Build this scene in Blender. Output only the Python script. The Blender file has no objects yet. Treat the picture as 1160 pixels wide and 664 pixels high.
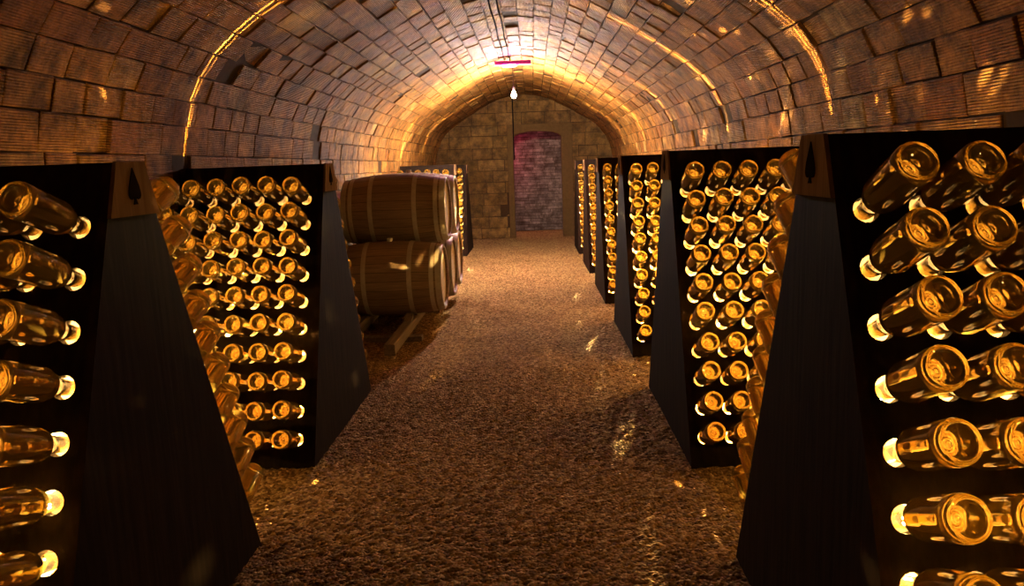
import bpy, math, random
from mathutils import Vector, Matrix
random.seed(7)
S = bpy.context.scene
C = S.collection
PI = math.pi

# ------------------------------------------------------------------ helpers
class MB:
    """collects vertices and faces for one mesh object"""
    def __init__(self):
        self.v = []; self.f = []; self.uv = None
    def add(self, vs, fs):
        o = len(self.v); self.v += [tuple(p) for p in vs]
        self.f += [tuple(i + o for i in q) for q in fs]
    def box(self, a, b):
        x0, y0, z0 = a; x1, y1, z1 = b
        self.add([(x0,y0,z0),(x1,y0,z0),(x1,y1,z0),(x0,y1,z0),(x0,y0,z1),(x1,y0,z1),(x1,y1,z1),(x0,y1,z1)],
                 [(3,2,1,0),(4,5,6,7),(0,1,5,4),(1,2,6,5),(2,3,7,6),(3,0,4,7)])
    def prism(self, poly, mapper, h0, h1):
        """poly: 2-D outline, mapper(u, v, h) -> point"""
        n = len(poly)
        vs = [mapper(u, v, h0) for u, v in poly] + [mapper(u, v, h1) for u, v in poly]
        fs = [tuple(range(n))[::-1], tuple(range(n, 2*n))]
        fs += [(i, (i+1) % n, n + (i+1) % n, n + i) for i in range(n)]
        self.add(vs, fs)
    def lathe(self, prof, n=32, cap0=False, cap1=False):
        """profile of (radius, z) round the z axis"""
        o = len(self.v)
        for r, z in prof:
            for k in range(n):
                a = 2*PI*k/n
                self.v.append((r*math.cos(a), r*math.sin(a), z))
        for i in range(len(prof)-1):
            for k in range(n):
                k2 = (k+1) % n
                self.f.append((o+i*n+k, o+i*n+k2, o+(i+1)*n+k2, o+(i+1)*n+k))
        if cap0: self.f.append(tuple(o+k for k in range(n))[::-1])
        if cap1: self.f.append(tuple(o+(len(prof)-1)*n+k for k in range(n)))
    def tube(self, pts, r, n=10):
        pts = [Vector(p) for p in pts]; o = len(self.v)
        up = Vector((0.31, 0.17, 0.93))
        for i, p in enumerate(pts):
            t = (pts[min(i+1, len(pts)-1)] - pts[max(i-1, 0)]).normalized()
            a = t.cross(up).normalized(); b = t.cross(a)
            for k in range(n):
                q = 2*PI*k/n
                self.v.append(tuple(p + a*r*math.cos(q) + b*r*math.sin(q)))
        for i in range(len(pts)-1):
            for k in range(n):
                k2 = (k+1) % n
                self.f.append((o+i*n+k, o+i*n+k2, o+(i+1)*n+k2, o+(i+1)*n+k))
        self.f.append(tuple(o+k for k in range(n))[::-1])
        self.f.append(tuple(o+(len(pts)-1)*n+k for k in range(n)))
    def mesh(self, name, mat, smooth=False, fix=False):
        m = bpy.data.meshes.new(name)
        m.from_pydata(self.v, [], self.f)
        if fix:
            import bmesh
            b = bmesh.new(); b.from_mesh(m)
            bmesh.ops.recalc_face_normals(b, faces=b.faces); b.to_mesh(m); b.free()
        if self.uv:
            l = m.uv_layers.new(name='UVMap')
            for lp in m.loops: l.data[lp.index].uv = self.uv[lp.vertex_index]
        if smooth is True:
            m.polygons.foreach_set('use_smooth', [True]*len(m.polygons))
        mats = mat if isinstance(mat, (list, tuple)) else [mat]
        for q in mats: m.materials.append(q)
        m.update()
        return m

def link(name, mesh, parent=None, loc=(0,0,0)):
    o = bpy.data.objects.new(name, mesh); C.objects.link(o)
    o.location = loc
    if parent: o.parent = parent
    return o
def tag(o, label=None, cat=None, group=None, kind=None):
    if label: o['label'] = label
    if cat: o['category'] = cat
    if group: o['group'] = group
    if kind: o['kind'] = kind
    return o
def empty(name, loc, label, cat, group=None):
    o = bpy.data.objects.new(name, None); C.objects.link(o)
    o.location = loc; o.empty_display_size = .1
    return tag(o, label, cat, group)

# ------------------------------------------------------------------ materials
def new_mat(name):
    m = bpy.data.materials.new(name); m.use_nodes = True
    nt = m.node_tree; b = nt.nodes['Principled BSDF']
    return m, nt, b
def node(nt, kind, **kw):
    n = nt.nodes.new(kind)
    for k, v in kw.items():
        if k in n.inputs.keys(): n.inputs[k].default_value = v
        else: setattr(n, k, v)
    return n
def ramp(nt, fac, stops):
    r = nt.nodes.new('ShaderNodeValToRGB')
    while len(r.color_ramp.elements) < len(stops): r.color_ramp.elements.new(.5)
    for e, (p, c) in zip(r.color_ramp.elements, stops):
        e.position = p; e.color = (*c, 1)
    nt.links.new(fac, r.inputs[0]); return r
def mix(nt, fac, a, b, mode='MIX'):
    n = nt.nodes.new('ShaderNodeMix'); n.data_type = 'RGBA'; n.blend_type = mode
    for s, v in ((0, fac), (6, a), (7, b)):
        if hasattr(v, 'links'): nt.links.new(v, n.inputs[s])
        elif isinstance(v, (int, float)): n.inputs[s].default_value = v
        else: n.inputs[s].default_value = (*v, 1)
    return n.outputs[2]
def math_(nt, op, a, b=None):
    n = nt.nodes.new('ShaderNodeMath'); n.operation = op
    for s, v in ((0, a), (1, b)):
        if v is None: continue
        if hasattr(v, 'links'): nt.links.new(v, n.inputs[s])
        else: n.inputs[s].default_value = v
    return n.outputs[0]
def noise(nt, vec, scale, detail=4, rough=.55):
    n = nt.nodes.new('ShaderNodeTexNoise')
    n.inputs['Scale'].default_value = scale; n.inputs['Detail'].default_value = detail
    n.inputs['Roughness'].default_value = rough
    if vec is not None: nt.links.new(vec, n.inputs['Vector'])
    return n.outputs['Fac']
def bump(nt, b, h, strength=.5, dist=.01, prev=None):
    n = nt.nodes.new('ShaderNodeBump')
    n.inputs['Strength'].default_value = strength; n.inputs['Distance'].default_value = dist
    nt.links.new(h, n.inputs['Height'])
    if prev is not None: nt.links.new(prev, n.inputs['Normal'])
    nt.links.new(n.outputs[0], b.inputs['Normal']); return n.outputs[0]

def plain(name, col, rough=.6, metal=0.0, spec=.06):
    m, nt, b = new_mat(name)
    b.inputs['Base Color'].default_value = (*col, 1); b.inputs['Roughness'].default_value = rough
    b.inputs['Metallic'].default_value = metal; b.inputs['Specular IOR Level'].default_value = spec
    tc = node(nt, 'ShaderNodeTexCoord'); f = noise(nt, tc.outputs['Object'], 25)
    c = mix(nt, f, tuple(x*.7 for x in col), tuple(min(1, x*1.3) for x in col))
    nt.links.new(c, b.inputs['Base Color'])
    return m
def emit(name, col, strength):
    m, nt, b = new_mat(name)
    b.inputs['Base Color'].default_value = (*col, 1)
    b.inputs['Emission Color'].default_value = (*col, 1); b.inputs['Emission Strength'].default_value = strength
    return m

def brick_mat(name, stops, ribs=True, rough=.75, rib_scale=100., spec=.06, stain=(.045,.026,.014)):
    m, nt, b = new_mat(name)
    g = node(nt, 'ShaderNodeNewGeometry'); uv = node(nt, 'ShaderNodeUVMap')
    tc = node(nt, 'ShaderNodeTexCoord')
    base = ramp(nt, g.outputs['Random Per Island'], stops).outputs[0]
    n1 = noise(nt, tc.outputs['Object'], 9, 6, .65)
    c = mix(nt, ramp(nt, n1, [(.38, (0,0,0)), (.68, (1,1,1))]).outputs[0], base, stain)
    c2 = mix(nt, .8, base, c)
    n0 = noise(nt, tc.outputs['Object'], 2.6, 5, .7)
    c2 = mix(nt, .7, c2, ramp(nt, n0, [(.36, (.28,.24,.2)), (.6, (1,1,1))]).outputs[0], 'MULTIPLY')
    n2 = noise(nt, tc.outputs['Object'], 60, 4, .7)
    c3 = mix(nt, .45, c2, ramp(nt, n2, [(.3, (.25,.25,.25)), (.7, (1,1,1))]).outputs[0], 'MULTIPLY')
    nt.links.new(c3, b.inputs['Base Color'])
    b.inputs['Roughness'].default_value = rough; b.inputs['Specular IOR Level'].default_value = spec
    p = None
    if ribs:
        sp = node(nt, 'ShaderNodeSeparateXYZ'); nt.links.new(uv.outputs[0], sp.inputs[0])
        wob = noise(nt, uv.outputs[0], 6, 2)
        v = math_(nt, 'ADD', math_(nt, 'MULTIPLY', sp.outputs[1], rib_scale*2*PI), math_(nt, 'MULTIPLY', wob, 5.))
        h = math_(nt, 'MULTIPLY', math_(nt, 'SINE', v), .5)
        p = bump(nt, b, h, .95, .0045)
    bump(nt, b, math_(nt, 'ADD', n1, math_(nt, 'MULTIPLY', n2, .6)), .7, .012, p)
    return m

M = {}
M['brick'] = brick_mat('terracotta_brick', [(0,(.27,.108,.022)),(.3,(.40,.175,.036)),(.6,(.45,.205,.045)),(.85,(.33,.118,.024)),(1,(.49,.27,.085))])
M['mortar'] = plain('dark_mortar', (.032,.016,.007), .95)
M['block'] = brick_mat('ochre_block', [(0,(.14,.07,.018)),(.4,(.21,.112,.03)),(.7,(.165,.085,.024)),(1,(.26,.145,.045))], ribs=False, rough=.7)
M['plaster'] = plain('ochre_plaster', (.075,.040,.014), .85)
M['thin_brick'] = brick_mat('painted_thin_brick', [(0,(.15,.115,.10)),(.5,(.22,.17,.15)),(1,(.28,.21,.18))], ribs=False, rough=.8)

def wood(name, dark, light, rough=.55, axis=2, scale=1., spec=.3):
    m, nt, b = new_mat(name)
    tc = node(nt, 'ShaderNodeTexCoord'); mp = node(nt, 'ShaderNodeMapping')
    nt.links.new(tc.outputs['Object'], mp.inputs[0])
    sc = [30*scale]*3; sc[axis] = 2.2*scale
    mp.inputs['Scale'].default_value = sc
    f = noise(nt, mp.outputs[0], 1.6, 6, .6)
    c = ramp(nt, f, [(.3, dark), (.7, light)]).outputs[0]
    nt.links.new(c, b.inputs['Base Color'])
    b.inputs['Roughness'].default_value = rough; b.inputs['Specular IOR Level'].default_value = spec
    bump(nt, b, f, .35, .003)
    return m
M['rack_wood'] = wood('black_stained_wood', (.006,.0035,.002), (.016,.009,.005), .8, spec=.06)
M['panel_wood'] = wood('dark_panel_wood', (.010,.006,.004), (.024,.013,.008), .85, spec=.02)
M['plate_wood'] = wood('plate_wood', (.10,.052,.024), (.17,.095,.045), .85, spec=.0)
M['emblem'] = plain('burnt_emblem', (.010,.006,.004), .9, spec=0)
M['beam'] = wood('grey_beam_wood', (.10,.065,.04), (.22,.15,.10), .7, axis=1)
M['oak_head'] = wood('oak_head_wood', (.42,.31,.19), (.60,.46,.30), .6, axis=1)
M['bung'] = plain('pale_bung', (.75,.7,.62), .5)

def stave_mat():
    m, nt, b = new_mat('oak_staves')
    uv = node(nt, 'ShaderNodeUVMap'); sp = node(nt, 'ShaderNodeSeparateXYZ'); nt.links.new(uv.outputs[0], sp.inputs[0])
    k = math_(nt, 'MULTIPLY', sp.outputs[0], 26.)
    fr = math_(nt, 'FRACT', k); fl = math_(nt, 'FLOOR', k)
    wn = node(nt, 'ShaderNodeTexWhiteNoise', noise_dimensions='1D'); nt.links.new(fl, wn.inputs['W'])
    mp = node(nt, 'ShaderNodeMapping'); nt.links.new(uv.outputs[0], mp.inputs[0]); mp.inputs['Scale'].default_value = (160, 4, 1)
    gr = noise(nt, mp.outputs[0], 1.2, 5, .6)
    c = ramp(nt, gr, [(.3,(.16,.10,.055)),(.7,(.31,.21,.125))]).outputs[0]
    c = mix(nt, .45, c, ramp(nt, wn.outputs['Value'], [(0,(.55,.5,.45)),(1,(1,1,1))]).outputs[0], 'MULTIPLY')
    e = math_(nt, 'ABSOLUTE', math_(nt, 'SUBTRACT', fr, .5))
    gap = math_(nt, 'GREATER_THAN', e, .475)
    c = mix(nt, gap, c, (.03,.016,.008))
    nt.links.new(c, b.inputs['Base Color']); b.inputs['Roughness'].default_value = .55
    bump(nt, b, math_(nt, 'SUBTRACT', gr, math_(nt, 'MULTIPLY', gap, 2.)), .4, .003)
    return m
M['staves'] = stave_mat()
M['hoop'] = plain('galvanised_hoop', (.46,.41,.33), .55, .4)

def gravel_mat():
    m, nt, b = new_mat('gravel')
    tc = node(nt, 'ShaderNodeTexCoord'); v = node(nt, 'ShaderNodeTexVoronoi'); v.inputs['Scale'].default_value = 75
    nt.links.new(tc.outputs['Object'], v.inputs['Vector'])
    sp = node(nt, 'ShaderNodeSeparateColor'); nt.links.new(v.outputs['Color'], sp.inputs[0])
    c = ramp(nt, sp.outputs[0], [(0,(.09,.047,.017)),(.35,(.19,.102,.037)),(.7,(.30,.168,.064)),(1,(.46,.285,.125))]).outputs[0]
    big = noise(nt, tc.outputs['Object'], 2.2, 4, .6)
    c = mix(nt, .5, c, ramp(nt, big, [(.3,(.55,.5,.45)),(.7,(1,1,1))]).outputs[0], 'MULTIPLY')
    nt.links.new(c, b.inputs['Base Color']); b.inputs['Roughness'].default_value = .9; b.inputs['Specular IOR Level'].default_value = .04
    inv = math_(nt, 'SUBTRACT', 1., v.outputs['Distance'])
    bump(nt, b, inv, .9, .012)
    return m
M['gravel'] = gravel_mat()

def glass_mat():
    m, nt, b = new_mat('amber_bottle_glass')
    b.inputs['Base Color'].default_value = (.72,.48,.11,1)
    b.inputs['Roughness'].default_value = .035
    b.inputs['IOR'].default_value = 1.7
    b.inputs['Transmission Weight'].default_value = .90
    tc = node(nt, 'ShaderNodeTexCoord')
    f = noise(nt, tc.outputs['Object'], 22, 3)
    c = mix(nt, f, (.62,.38,.06), (.80,.56,.15))
    nt.links.new(c, b.inputs['Base Color'])
    return m
M['glass'] = glass_mat()
M['cable'] = plain('black_cable', (.008,.006,.005), .8, spec=0)
M['socket'] = plain('bakelite_socket', (.03,.025,.022), .4)
M['bulb'] = emit('lit_bulb', (1,.86,.65), 13500)
M['bar'] = plain('magenta_housing', (.62,.04,.34), .5)
M['tube'] = emit('magenta_tube', (1,.22,.62), 2800)

# ------------------------------------------------------------------ the vault
XC = -.155
HALF = [(1.652,0),(1.65,.7),(1.648,1.1),(1.64,1.42),(1.60,1.64),(1.545,1.79),(1.44,1.945),(1.28,2.085),(1.10,2.20),(.92,2.31),(.74,2.41),(.4,2.565),(0,2.63)]
full = [(-x, z) for x, z in HALF] + [(x, z) for x, z in HALF[::-1][1:]]
def catmull(P, n=12):
    out = []
    for i in range(len(P)-1):
        p0 = P[max(i-1,0)]; p1 = P[i]; p2 = P[i+1]; p3 = P[min(i+2,len(P)-1)]
        for k in range(n):
            t = k/n
            out.append(tuple(.5*((2*p1[j]) + (-p0[j]+p2[j])*t + (2*p0[j]-5*p1[j]+4*p2[j]-p3[j])*t*t + (-p0[j]+3*p1[j]-3*p2[j]+p3[j])*t**3) for j in (0,1)))
    out.append(P[-1]); return out
PR = catmull(full)
LEN = [0]
for a, b in zip(PR, PR[1:]): LEN.append(LEN[-1] + math.hypot(b[0]-a[0], b[1]-a[1]))
def prof(s):
    """point and inward normal of the vault section at arc length s"""
    s = max(0, min(LEN[-1]-1e-6, s)); lo, hi = 0, len(LEN)-1
    while hi-lo > 1:
        mid = (lo+hi)//2
        if LEN[mid] <= s: lo = mid
        else: hi = mid
    t = (s-LEN[lo])/(LEN[hi]-LEN[lo]); a, b = PR[lo], PR[hi]
    dx, dz = b[0]-a[0], b[1]-a[1]; l = math.hypot(dx, dz)
    return a[0]+dx*t, a[1]+dz*t, dz/l, -dx/l
TOT = LEN[-1]
Y0, Y1 = -1.6, 14.2
WALL = 1.46
def brick_patch(mb, u0, u1, v0, v1, place, depth, tilt, j=.004, bev=.008):
    """one brick: face, bevel and sides; place(u, v, h) -> point"""
    o = len(mb.v)
    jit = lambda: random.uniform(-j, j)
    c = [(u0+jit(), v0+jit()), (u1+jit(), v0+jit()), (u1+jit(), v1+jit()), (u0+jit(), v1+jit())]
    cu, cv = (u0+u1)/2, (v0+v1)/2
    tu, tv = random.uniform(-tilt, tilt), random.uniform(-tilt, tilt)
    for ins, h in ((bev, 1.0), (0, .35), (-.002, None)):
        for u, v in c:
            uu = u + (ins if u < cu else -ins); vv = v + (ins if v < cv else -ins)
            hh = -.02 if h is None else (depth + tu*(u-cu) + tv*(v-cv)) - (bev*.5 if h < 1 else 0)
            mb.v.append(place(uu, vv, hh)); mb.uv.append((uu, vv))
    f = [(o,o+1,o+2,o+3)]
    for r in (0, 4):
        for k in range(4):
            a, b = o+r+k, o+r+(k+1) % 4
            f.append((a, a+4, b+4, b))
    mb.f += f
def shell(name, s0, s1):
    mb = MB(); mb.uv = []
    def place(u, v, h):
        x, z, nx, nz = prof(v)
        return (XC + x + nx*h, u, z + nz*h)
    rows = max(1, round((s1-s0)/.139)); s = s0; hts = [(s1-s0)/rows]*rows
    edges = [s0 + (s1-s0)*i/rows for i in range(rows+1)]
    for i in range(1, rows): edges[i] += random.uniform(-.014, .014)
    nb = 0
    for i in range(rows):
        u = Y0 - random.uniform(0, .24)
        while u < Y1:
            L = random.uniform(.20, .275)
            a, b = max(u, Y0), min(u+L, Y1)
            if b-a > .04:
                dep = random.gauss(.0, .003) - (.014 if random.random() < .02 else 0)
                brick_patch(mb, a+.004, b-.004, edges[i]+.004, edges[i+1]-.004, place, dep, .022, .004, .0045)
                nb += 1
            u += L
    nbf = len(mb.f)
    # mortar bed behind the bricks
    n = max(3, int((s1-s0)/.07))
    for k in range(n+1):
        v = s0 + (s1-s0)*k/n
        for u in (Y0, Y1):
            mb.v.append(place(u, v, -.012)); mb.uv.append((u, v))
    o = len(mb.v) - 2*(n+1)
    for k in range(n): mb.f.append((o+2*k, o+2*k+1, o+2*k+3, o+2*k+2))
    m = mb.mesh(name, [M['brick'], M['mortar']])
    for i in range(nbf, len(mb.f)): m.polygons[i].material_index = 1
    return tag(link(name, m), kind='structure')
shell('wall_left', 0, WALL)
shell('ceiling', WALL, TOT-WALL)
shell('wall_right', TOT-WALL, TOT)

# ------------------------------------------------------------------ gravel floor
mb = MB()
ys = []; y = Y0
while y < 16.0:
    ys.append(y); y += .05 if y < 1.2 else (.016 if y < 5 else (.028 if y < 9 else .06))
xs = [XC-1.70 + 3.40*i/190 for i in range(191)]
for y in ys:
    for x in xs:
        mb.v.append((x + random.uniform(-.004,.004), y + random.uniform(-.004,.004), random.uniform(-.007, .003) + .006*math.sin(x*3.1+y*1.3)*math.sin(y*2.3-x) - .003))
n = len(xs)
for j in range(len(ys)-1):
    for i in range(n-1):
        a = j*n+i; mb.f.append((a, a+1, a+n+1, a+n))
tag(link('floor', mb.mesh('floor', M['gravel'])), kind='structure')

# ------------------------------------------------------------------ back wall, doorway, passage
DX0, DX1, DZ, DA = -.355, .545, 1.86, .11       # doorway sides, spring and arch rise
mb = MB(); mb.uv = []
def pl(u, v, h): return (u, Y1 - h, v)
z = 0.0; i = 0
hs = []
while z < 2.75:
    h = random.uniform(.19, .225); hs.append((z, min(z+h, 2.8))); z += h
px0, px1 = DX0-.10, DX1+.20; pz1 = min(a for a, b in hs if a > DZ+.22)        # plastered surround
for (z0, z1) in hs:
    u = XC-1.75-random.uniform(0,.4)
    while u < XC+1.75:
        L = random.uniform(.34, .5); segs = [(u, u+L)]
        if z0 < pz1-.02:
            segs = []
            if u < px0: segs.append((u, min(u+L, px0)))
            if u+L > px1: segs.append((max(u, px1), u+L))
        for a, b in segs:
            a = max(a, XC-1.75); b = min(b, XC+1.75)
            if b-a > .05: brick_patch(mb, a+.005, b-.005, z0+.005, z1-.005, pl, .012+random.gauss(0,.005), .02)
        u += L
nbf = len(mb.f)
def addq(pts):
    o = len(mb.v)
    for p in pts: mb.v.append(p); mb.uv.append((p[0], p[2]))
    mb.f.append(tuple(range(o, o+len(pts))))
for a, b, c, d in ((XC-1.8, px0, 0, 2.8), (px1, XC+1.8, 0, 2.8), (px0, px1, pz1, 2.8)):
    addq([(a, Y1-.002, c), (b, Y1-.002, c), (b, Y1-.002, d), (a, Y1-.002, d)])
m = mb.mesh('wall_back', [M['block'], M['mortar']])
for i in range(nbf, len(mb.f)): m.polygons[i].material_index = 1
tag(link('wall_back', m), kind='structure')
# the rear of the cellar behind the camera
mb = MB(); mb.uv = []
def pl2(u, v, h): return (u, Y0 + h, v)
for (z0, z1) in hs:
    u = XC-1.75-random.uniform(0,.4)
    while u < XC+1.75:
        L = random.uniform(.34,.5); brick_patch(mb, u+.005, u+L-.005, z0+.005, z1-.005, pl2, .01, .02); u += L
tag(link('wall_front', mb.mesh('wall_front', M['block'], fix=True)), kind='structure')
# plastered surround with a low arch
mb = MB()
nA = 14
arc = []
for k in range(nA+1):
    t = k/nA; x = DX0 + (DX1-DX0)*t
    arc.append((x, DZ + DA*(1-(2*t-1)**2)**.6))
T0 = Y1-.016; TH = .34
mp = lambda u, v, h: (u, h, v)
mb.prism([(px0,0),(DX0,0),(DX0,DZ),(px0,DZ)], mp, T0, T0+TH)
mb.prism([(DX1,0),(px1,0),(px1,DZ),(DX1,DZ)], mp, T0, T0+TH)
mb.prism([(px0,DZ)] + arc + [(px1,DZ),(px1,pz1),(px0,pz1)], mp, T0, T0+TH)
tag(link('trim_1', mb.mesh('trim_1', M['plaster'], fix=True)), kind='structure')
# passage beyond: thin painted bricks
mb = MB(); mb.uv = []
YB = 15.75
def pb(u, v, h): return (u, YB - h, v)
z = 0
while z < 2.6:
    h = .062; u = -1.6 - random.uniform(0,.2)
    while u < 1.8:
        L = random.uniform(.19,.25); brick_patch(mb, u+.004, u+L-.004, z+.004, z+h-.004, pb, .008+random.gauss(0,.003), .03, .003, .005); u += L
    z += h
nbf = len(mb.f)
addq([(-1.7,YB+.003,0),(1.9,YB+.003,0),(1.9,YB+.003,2.7),(-1.7,YB+.003,2.7)])
addq([(-1.5,Y1+.2,0),(-1.5,YB+.01,0),(-1.5,YB+.01,2.7),(-1.5,Y1+.2,2.7)])
addq([(1.7,YB+.01,0),(1.7,Y1+.2,0),(1.7,Y1+.2,2.7),(1.7,YB+.01,2.7)])
addq([(-1.6,Y1+.2,2.55),(1.8,Y1+.2,2.55),(1.8,YB+.01,2.55),(-1.6,YB+.01,2.55)])
m = mb.mesh('wall_passage', [M['thin_brick'], M['mortar']])
for i in range(nbf, len(mb.f)): m.polygons[i].material_index = 1
tag(link('wall_passage', m), kind='structure')

# ------------------------------------------------------------------ riddling racks
RH, RB, RT, RW = 1.394, 1.233, .126, .735       # height, base depth, top depth, width
DYS = (RB-RT)/2; SL = math.hypot(RH, DYS); ALPHA = math.atan2(DYS, RH)
TK = .030; HR = .0290                            # board thickness, hole radius
DCOL, NC = .120, 6

GRID = {('left', 0): (.186,.1319,20.0,.088), ('left', 1): (.168,.1319,20.0,.072),      # (side, nearest rack?)
        ('right', 0): (.211,.1292,26.0,.068), ('right', 1): (.178,.1292,26.0,.066)}
def geom(side, first):
    s0, ds, th, c0 = GRID['left' if side < 0 else 'right', first]
    return dict(s0=s0, ds=ds, th=math.radians(th), c0=c0)
def board_mesh(side, face, first, holes):
    """plank board with a grid of round holes; face -1 towards the camera, +1 away"""
    g = geom(side, first); mb = MB()
    def P(x, s, h):   # x out from the aisle, s down the slope, h inwards
        t = s/SL
        y = (RT/2 + DYS*t - h*math.cos(ALPHA)); zz = RH - RH*t - h*math.sin(ALPHA)
        return (side*x, face*y, zz)
    x0, x1 = .024, RW-.024
    cols = NC if face < 0 else (1 if holes else 0)
    cx = [g['c0'] + DCOL*i for i in range(max(1, cols))]; cs = [g['s0'] + g['ds']*i for i in range(10)]
    xe = [cx[0]-.045] + [(a+b)/2 for a, b in zip(cx, cx[1:])] + [min(cx[-1]+.045, x1)]
    se = [cs[0]-g['ds']/2] + [c+g['ds']/2 for c in cs]
    def quad(xa, xb, sa, sb):
        for h in (0, TK):
            mb.add([P(xa,sa,h),P(xb,sa,h),P(xb,sb,h),P(xa,sb,h)], [(0,1,2,3)])
    s1 = SL+.022
    quad(x0, x1, 0.0, se[0]); quad(x0, x1, se[-1], s1)
    quad(x0, xe[0], se[0], se[-1]); quad(xe[-1], x1, se[0], se[-1])
    for a, b in (((x0,0.),(x1,0.)), ((x1,0.),(x1,s1)), ((x1,s1),(x0,s1)), ((x0,s1),(x0,0.))):
        mb.add([P(*a,0),P(*b,0),P(*b,TK),P(*a,TK)], [(0,1,2,3)])
    N = 20
    if not cols: quad(xe[0], xe[-1], se[0], se[-1])
    for i in range(cols):
        for j in range(10):
            xa, xb, sa, sb = xe[i], xe[i+1], se[j], se[j+1]
            outer = []; inner = []
            q = N//4
            for k in range(q): outer.append((xa+(xb-xa)*k/q, sa))
            for k in range(q): outer.append((xb, sa+(sb-sa)*k/q))
            for k in range(q): outer.append((xb-(xb-xa)*k/q, sb))
            for k in range(q): outer.append((xa, sb-(sb-sa)*k/q))
            for k in range(N):
                a = -3*PI/4 + 2*PI*k/N
                inner.append((cx[i]+HR*math.cos(a), cs[j]+HR*math.sin(a)))
            vs = [P(x,s,0) for x,s in outer] + [P(x,s,0) for x,s in inner] + [P(x,s,TK) for x,s in outer] + [P(x,s,TK) for x,s in inner]
            fs = []
            for k in range(N):
                k2 = (k+1) % N
                fs += [(k,k2,N+k2,N+k), (2*N+k,3*N+k,3*N+k2,2*N+k2), (N+k,N+k2,3*N+k2,3*N+k)]
            mb.add(vs, fs)
    return mb.mesh('board', M['rack_wood'])
BOARD = {(s,f,q,h): board_mesh(s,f,q,h) for s in (-1,1) for f in (-1,1) for q in (0,1) for h in ((1,) if f < 0 else (0,1))}
def panel_mesh(side):
    mb = MB()
    mb.prism([(-RB/2-.012,-.02),(RB/2+.012,-.02),(RT/2+.004,RH),(-RT/2-.004,RH)], lambda u,v,h: (side*h,u,v), 0, .024)
    return mb.mesh('end_panel', M['panel_wood'], fix=True)
PANEL = {s: panel_mesh(s) for s in (-1,1)}
def plate_mesh(side):
    mb = MB(); e = RT/2+.006; k = DYS/RH
    mb.prism([(-e-.138*k,RH-.138),(e+.138*k,RH-.138),(e,RH+.002),(-e,RH+.002)], lambda u,v,h: (side*h,u,v), -.010, 0)
    return mb.mesh('name_plate', M['plate_wood'], fix=True)
PLATE = {s: plate_mesh(s) for s in (-1,1)}
def spade_outline():
    pts = [(0,.052),(.006,.040),(.014,.024),(.023,.006),(.028,-.010),(.028,-.020),(.023,-.028),(.015,-.030),(.008,-.027),(.004,-.022),
           (.005,-.033),(.010,-.043)]
    return pts + [(-x, z) for x, z in pts[::-1][:-1]]
def emblem_mesh(side):
    mb = MB()
    # spade leaf plus foot: one concave outline, a shade proud of the plate
    mb.prism([(u*1.05, v+RH-.066) for u, v in spade_outline()], lambda u,v,h: (side*h,u,v), -.0125, -.0095)
    return mb.mesh('spade_emblem', M['emblem'], fix=True)
EMBLEM = {s: emblem_mesh(s) for s in (-1,1)}
def rail_mesh(side):
    mb = MB()
    x0, x1 = sorted((side*.024, side*(RW-.024)))
    mb.box((x0, .0055, RH-.028), (x1, RT/2-.002, RH-.001))
    return mb.mesh('ridge_rail', M['rack_wood'])
RAIL = {s: rail_mesh(s) for s in (-1,1)}

# ------------------------------------------------------------------ bottles
BR = .043; BL = .30
def bottle_meshes():
    body = [(BR-.0015,.004),(BR,.009),(BR,.03),(BR,.08),(BR,.138),(BR-.0008,.147),(BR-.0035,.157),(.0368,.168),(.032,.180),(.0270,.192),(.0232,.206),(.0208,.222),(.0195,.240),(.0182,.256),(.0172,.272),(.0178,.2745),(.0175,.282),(.0155,.284),(.0150,.297)]
    a = MB(); a.lathe(body, 32, cap1=True)
    p = [(BR-.0015,.004),(BR-.005,.0008),(BR-.009,.0),(BR-.0125,.0018),(BR-.0165,.007),(.018,.016),(.010,.023),(.004,.0262),(.0012,.0266)]
    b = MB(); b.lathe(p[::-1], 32, cap0=True)
    return a.mesh('bottle_body', M['glass'], smooth=True, fix=True), b.mesh('punt', M['glass'], smooth=True)
BODY, PUNT = bottle_meshes()
ORD = ['top','second','third','fourth','fifth','sixth','seventh','eighth','ninth','bottom']
OC = ['first','second','third','fourth','fifth','sixth']
proto = link('bottle', BODY); link('punt', PUNT, proto)
first_bottle = [True]
REST = MB()
def put_bottle(base, direc, label, group, roll, single):
    """direc: from the mouth to the base"""
    if not single:
        z = -Vector(direc).normalized(); x = Vector((1,0,0)); y = z.cross(x).normalized(); x = y.cross(z)
        T = Matrix.Translation(base) @ Matrix((x, y, z)).transposed().to_4x4() @ Matrix.Rotation(roll, 4, 'Z')
        for me in (BODY, PUNT):
            REST.add([T @ v.co for v in me.vertices], [tuple(p.vertices) for p in me.polygons])
        return
    if first_bottle[0]: o = proto; first_bottle[0] = False
    else:
        o = proto.copy(); C.objects.link(o)
        for ch in proto.children:
            c = ch.copy(); C.objects.link(c); c.parent = o
    z = -Vector(direc).normalized(); x = Vector((1,0,0)); y = z.cross(x).normalized(); x = y.cross(z)
    R = Matrix((x, y, z)).transposed().to_4x4() @ Matrix.Rotation(roll, 4, 'Z')
    o.matrix_world = Matrix.Translation(base) @ R
    tag(o, label, 'bottle', group)
    return o
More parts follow.
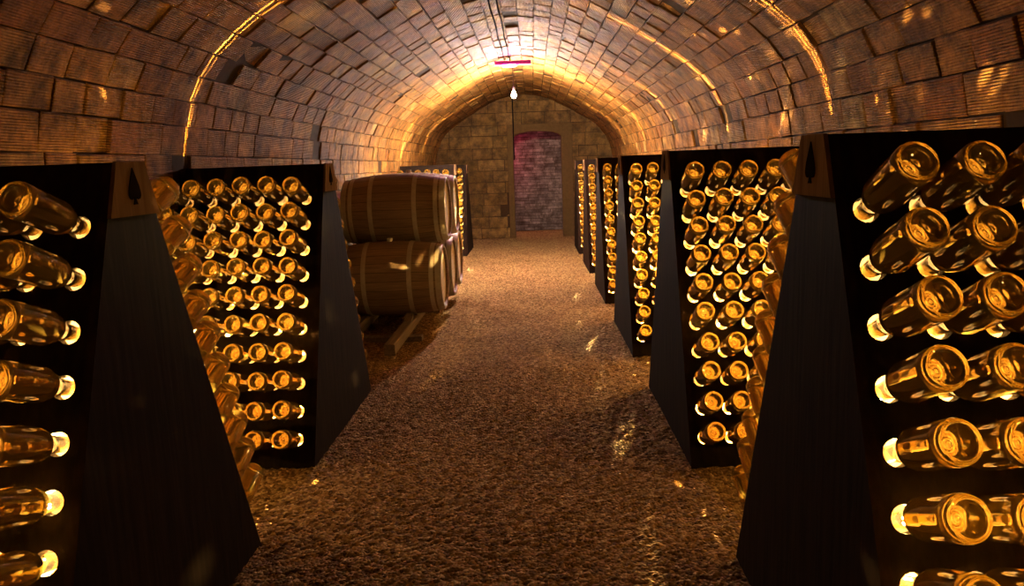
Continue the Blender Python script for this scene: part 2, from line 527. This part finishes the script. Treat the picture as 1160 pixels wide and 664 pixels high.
def fill(side, X, Y, face, cells, desc, first):
    g = geom(side, first); cells = set(cells)
    for col, row in [(c, r) for c in range(NC) for r in range(10) if face < 0 or (c, r) in cells]:
        s = g['s0'] + g['ds']*row; t = s/SL
        hx = X + side*(g['c0'] + DCOL*col); hy = Y + face*(RT/2 + DYS*t); hz = RH - RH*t
        th = g['th'] + random.gauss(0, .008); yaw = random.gauss(0, .008)
        d = Vector((math.sin(yaw), face*math.cos(th), math.sin(th))).normalized()
        lo = .236 + random.gauss(0, .003)
        base = Vector((hx + random.gauss(0,.001), hy, hz + random.gauss(0,.001))) + d*lo
        put_bottle(base, d, 'amber bottle, %s row down, %s column from aisle, %s face of %s' % (ORD[row], OC[col], 'near' if face < 0 else 'far', desc),
                   'bottles in the %s face of the %s' % ('near' if face < 0 else 'far', desc), random.uniform(0, 6.28), (col, row) in cells)
def lamp(name, loc, col, watts, rad):
    l = bpy.data.lights.new(name, 'POINT'); l.color = col; l.energy = watts; l.shadow_soft_size = rad
    o = bpy.data.objects.new(name, l); C.objects.link(o); o.location = loc; return o
WARM = (1.0, .64, .19)
def rack(side, X, Y, label, power, first, far, desc):
    r = empty('riddling_rack', (X, Y, 0), label, 'bottle rack', 'wooden riddling racks')
    link('board', BOARD[side,-1,first,1], r); link('board', BOARD[side,1,first,far], r)
    link('end_panel', PANEL[side], r); link('end_panel', PANEL[side], r, (side*(RW-.024),0,0))
    a = link('ridge_rail', RAIL[side], r); b = link('ridge_rail', RAIL[side], r); b.scale = (1,-1,1)
    p = link('name_plate', PLATE[side], r); p['label'] = 'lighter brown wooden plate'
    e = link('spade_emblem', EMBLEM[side], p); e['label'] = 'black spade emblem'
    for xo, yo, zo, k in ((.11, .078, .42, .5), (.11, -.072, .44, .35), (RW-.11, -.078, .42, .5), (RW-.11, .072, .4, .35), (.13, .0, .45, .85), (RW-.13, .003, .45, .85)):
        if desc == 'second left rack' and yo > .05: continue
        lamp('rack_lamp', (X+side*xo, Y+yo, zo), WARM, power*k, .006)
    return r
XL, XR = -1.055, .665
ALL = lambda cols, rows=range(10): [(c, r) for c in cols for r in rows]
PW = 1650
RACKS = [
 (-1, XL, 1.959, 'black A-frame bottle rack nearest the camera on the left', 'nearest left rack', ALL((0,1,2)), ALL((0,))),
 (-1, XL, 3.903, 'dark A-frame bottle rack on the left between nearest rack and barrels', 'second left rack', ALL(range(6)), ALL((0,))),
 (-1, XL, 10.3, 'dark A-frame rack on the left half hidden behind the barrels', 'left rack behind barrels', ALL(range(6),(0,)), []),
 (-1, XL, 12.2, 'farthest dark A-frame rack on the left next to the back wall', 'farthest left rack', ALL((0,)), []),
 (1, .655, 1.787, 'black A-frame bottle rack nearest the camera on the right', 'nearest right rack', ALL(range(4)), ALL((0,))),
 (1, XR, 3.807, 'dark A-frame bottle rack second from the camera on the right', 'second right rack', ALL(range(5)), []),
 (1, XR, 5.783, 'dark A-frame bottle rack third from the camera on the right', 'third right rack', ALL(range(3)), []),
 (1, XR, 7.815, 'dark A-frame bottle rack fourth from the camera on the right', 'fourth right rack', ALL((0,))+[(1,0),(1,1)], []),
 (1, XR, 9.844, 'dark A-frame bottle rack fifth from the camera on the right', 'fifth right rack', ALL((0,)), []),
 (1, XR, 11.983, 'farthest dark A-frame bottle rack on the right by the back wall', 'farthest right rack', ALL((0,)), []),
]
for side, X, Y, lab, desc, near, far in RACKS:
    first = int(Y < 2.5)
    rack(side, X, Y, lab, PW*(1.15 if Y < 5 else 2.4), first, int(bool(far)), desc)
    fill(side, X, Y, -1, near, desc, first); fill(side, X, Y, 1, far, desc, first)
if REST.v:
    tag(link('bottles', REST.mesh('bottles', M['glass'], smooth=True)), 'the many amber bottles deeper in the racks, mostly hidden behind others', 'bottles', None, 'stuff')

# ------------------------------------------------------------------ barrels
BLN, RM, RE = .90, .322, .272
def bar_r(t): return RM - (RM-RE)*(2*t-1)**2
def barrel_meshes():
    n = 64; mb = MB(); mb.uv = []
    K = 24
    for i in range(K+1):
        t = i/K; r = bar_r(t)
        for k in range(n+1):
            a = 2*PI*k/n; mb.v.append((r*math.cos(a), r*math.sin(a), (t-.5)*BLN)); mb.uv.append((k/n, t*BLN))
    for i in range(K):
        for k in range(n):
            a = i*(n+1)+k; mb.f.append((a, a+1, a+n+2, a+n+1))
    for end in (0, 1):      # chime lip turning in
        base = (K if end else 0)*(n+1); zz = (.5 if end else -.5)*BLN; sg = -1 if end else 1
        rings = []
        for rr, dz in ((RE-.022, 0), (RE-.026, .05)):
            o = len(mb.v)
            for k in range(n+1):
                a = 2*PI*k/n; mb.v.append((rr*math.cos(a), rr*math.sin(a), zz+sg*dz)); mb.uv.append((k/n, .02))
            rings.append(o)
        for (p, q) in ((base, rings[0]), (rings[0], rings[1])):
            for k in range(n): mb.f.append((p+k, q+k, q+k+1, p+k+1) if not end else (p+k, p+k+1, q+k+1, q+k))
    staves = mb.mesh('staves', M['staves'], smooth=False)
    for p in staves.polygons[:K*n]: p.use_smooth = True
    h = MB(); h.lathe([(RE-.024,0),(RE-.024,.022)], 48, True, True)
    head = h.mesh('head', M['oak_head'])
    hoops = []
    for t0, w in ((.004,.045),(.075,.035),(.27,.038),(.69,.038),(.89,.035),(.946,.045)):
        hb = MB(); t1 = t0 + w/BLN
        pr = [(bar_r(t0)-.003,(t0-.5)*BLN),(bar_r(t0)+.003,(t0-.5)*BLN),(bar_r((t0+t1)/2)+.0035,((t0+t1)/2-.5)*BLN),(bar_r(t1)+.003,(t1-.5)*BLN),(bar_r(t1)-.003,(t1-.5)*BLN)]
        hb.lathe(pr, 64); hoops.append(hb.mesh('hoop', M['hoop'], smooth=False, fix=True))
    b = MB(); b.lathe([(.001,.0),(.022,.0),(.026,.026),(.022,.030),(.001,.030)], 20)
    return staves, head, hoops, b.mesh('bung', M['bung'], fix=True)
STV, HEAD, HOOPS, BUNG = barrel_meshes()
def barrel(Y, Z, X, label, roll):
    e = empty('wine_barrel', (X, Y, Z-RM), label, 'barrel', 'stacked oak barrels')
    q = Matrix.Translation((0,0,RM)) @ Matrix.Rotation(PI/2, 4, 'Y') @ Matrix.Rotation(roll, 4, 'Z')
    for nm, me, mt in [('staves', STV, Matrix()), ('head', HEAD, Matrix.Translation((0,0,BLN/2-.045))), ('head', HEAD, Matrix.Translation((0,0,-BLN/2+.023)))] + [('hoop', h, Matrix()) for h in HOOPS] + \
        [('bung', BUNG, Matrix.Translation((-RM+.004,0,0)) @ Matrix.Rotation(-PI/2, 4, 'Y'))]:
        o = link(nm, me, e); o.matrix_local = q @ mt
    return e
BX = -1.225; BZ = .4345
DZT = math.sqrt((2*RM+.012)**2 - .338**2)
barrel(6.36, BZ, BX-.005, 'dark oak barrel on the beams, bottom row, nearest the camera', .08)
barrel(7.036, BZ, BX+.01, 'oak barrel on the beams, middle of the bottom row', -.1)
barrel(7.712, BZ, BX, 'oak barrel on the beams, bottom row, farthest from the camera', .15)
barrel(6.698, BZ+DZT, BX+.015, 'dark oak barrel stacked on top, nearer the camera', -.9)
barrel(7.374, BZ+DZT, BX+.02, 'brightly lit oak barrel stacked on top, farther from the camera', .0)
# cradle: two long beams and sleepers
cr = empty('barrel_cradle', (BX, 7.0, 0), 'low timber cradle of beams lying on the gravel under the barrels', 'cradle')
def kerf(x0, x1, y0, y1, z0, z1):
    mb = MB(); c = .006
    mb.prism([(x0+c,z0),(x1-c,z0),(x1,z0+c),(x1,z1-c),(x1-c,z1),(x0+c,z1),(x0,z1-c),(x0,z0+c)], lambda u,v,h: (u,h,v), y0, y1)
    return mb
link('beam', kerf(.115,.195,-1.76,1.25,.03,.1135).mesh('beam', M['beam'], fix=True), cr)
link('beam', kerf(-.30,-.22,-1.5,1.25,.03,.1225).mesh('beam', M['beam'], fix=True), cr)
for yy in (-1.17, .0, 1.1):
    link('sleeper', kerf(-.40,.30,yy,yy+.09,-.012,.034).mesh('sleeper', M['beam'], fix=True), cr)
for x, y, lab in ((.155, -.88, 'small wooden wedge on the beam under the nearest bottom barrel'),):
    mb = MB(); mb.prism([(-.07,0),(.06,0),(.055,.048),(.045,.05)], lambda u,v,h: (h,u,v), -.03, .03)
    o = link('wedge', mb.mesh('wedge', M['beam'], fix=True), None, (BX+x, 7.0+y, .1137)); o.rotation_euler = (0,0,0)
    tag(o, lab, 'wedge')

# ------------------------------------------------------------------ ceiling lamps and cables
def apex(x): 
    best = min(PR, key=lambda p: abs(p[0]-(x-XC)) + (10 if p[1] < 2 else 0)); return best[1]
BY = 9.8
pb_ = empty('pendant_bulb', (-.21, BY, 2.228), 'bare glowing white bulb hanging on a wire under the vault', 'lamp')
mb = MB(); mb.lathe([(.001,-.036),(.014,-.033),(.026,-.020),(.031,-.003),(.029,.012),(.020,.032),(.014,.046),(.013,.052)], 24)
link('bulb', mb.mesh('bulb', M['bulb'], smooth=True, fix=True), pb_)
mb = MB(); mb.lathe([(.013,.050),(.019,.052),(.019,.095),(.012,.105),(.004,.108)], 20, True, True)
link('socket', mb.mesh('socket', M['socket'], fix=True), pb_)
mb = MB(); mb.tube([(0,0,.10),(-.003,0,.2),(-.006,0,.30),(-.010,0,.378)], .004)
link('wire', mb.mesh('wire', M['cable']), pb_)
FY = 9.3
fx = empty('ceiling_tube_lamp', (-.2, FY, 2.548), 'short red and magenta bar lamp fixed under the vault above the bulb', 'lamp')
mb = MB()
mb.prism([(-.028,.034),(.028,.034),(.028,.0),(.018,-.012),(-.018,-.012),(-.028,.0)], lambda u,v,h: (h,u,v), -.215, .215)
link('housing', mb.mesh('housing', M['bar'], fix=True), fx)
mb = MB(); mb.tube([(-.12,.0,-.020),(.03,.0,-.020)], .013, 14)
link('tube', mb.mesh('tube', M['tube']), fx)
for xx in (-.09, -.03):
    mb = MB(); mb.tube([(xx,0,.03),(xx*.99,0,.05),(xx*.97,0,.072)], .007)
    link('bracket', mb.mesh('bracket', M['cable']), fx)
for x, lab in ((-.297, 'left one of two black cables along the vault crown'), (-.237, 'right one of two black cables along the vault crown')):
    mb = MB(); pts = []
    for k in range(26):
        y = -1.0 + k*(FY+1.0)/25; pts.append((x + .004*math.sin(k*1.7), y, apex(x) - .022 + .003*math.sin(k*2.3)))
    mb.tube(pts, .0065, 8)
    tag(link('cable', mb.mesh('cable', M['cable'])), lab, 'cable', 'cables on the vault crown')
mb = MB(); mb.tube([(-.335,Y1-.03,2.56),(-.335,Y1-.03,2.2),(-.337,Y1-.03,1.6),(-.337,Y1-.03,1.45)], .012, 10)
tag(link('conduit', mb.mesh('conduit', M['cable'])), 'thin dark conduit running down the back wall to the doorway', 'pipe')

# warm lamps in the gaps between the racks, by the side walls, plus an added front pair
for x, y, wt in ((-1.6,.75,10),(1.3,.65,10),(-1.62,2.93,27),(-1.62,4.9,3),(1.3,2.8,27),(1.3,4.8,75),(1.3,6.8,75),(1.3,8.8,34),(1.3,10.9,14),(-1.62,11.2,8)):  # front pair is unseen, added to put glints on the nearest bottles
    for z, k in ((.28,.3),(.72,.4),(1.12,.3)):
        lamp('gap_and_fill_lamp', (x,y,z), (1,.60,.17), wt*k*.55, .014)
lamp('wall_lamp', (-1.2, 8.55, 1.2), (1,.92,.80), 75, .03)
# pink passage lamp, then a fill light
lamp('passage_lamp', (-.75, 15.2, 1.62), (1,.08,.2), 40, .05)
lamp('passage_floor_fill', (1.1, 15.0, .9), (1,.80,.58), 15, .05)  # unseen source, added to whiten the passage floor

# ------------------------------------------------------------------ camera and world
cam = bpy.data.cameras.new('camera'); co = bpy.data.objects.new('camera', cam); C.objects.link(co)
cam.sensor_width = 36; cam.lens = 851.36/1160*36; cam.clip_start = .02
pit, rol, yaw = (math.radians(a) for a in (9.6106, -2.0785, -1.8900))
cy, sy = math.cos(yaw), math.sin(yaw)
f = Vector((sy*math.cos(pit), cy*math.cos(pit), -math.sin(pit))); r = Vector((cy,-sy,0)); u = r.cross(f)
r2 = r*math.cos(rol)+u*math.sin(rol); u2 = -r*math.sin(rol)+u*math.cos(rol)
Mx = Matrix((r2, u2, -f)).transposed().to_4x4(); Mx.translation = (0,0,1.35)
co.matrix_world = Mx
S.camera = co
w = bpy.data.worlds.new('world'); S.world = w; w.use_nodes = True
w.node_tree.nodes['Background'].inputs[0].default_value = (.02,.012,.006,1); w.node_tree.nodes['Background'].inputs[1].default_value = .3
S.view_settings.view_transform = 'Standard'; S.view_settings.look = 'None'
S.view_settings.gamma = 1; S.view_settings.use_curve_mapping = False
S.view_settings.exposure = 0.12
cy_ = S.cycles
cy_.use_denoising = True
cy_.max_bounces = 10; cy_.diffuse_bounces = 4; cy_.glossy_bounces = 6; cy_.transmission_bounces = 10
cy_.sample_clamp_indirect = 6.0; cy_.blur_glossy = .4
cy_.caustics_reflective = True; cy_.caustics_refractive = True
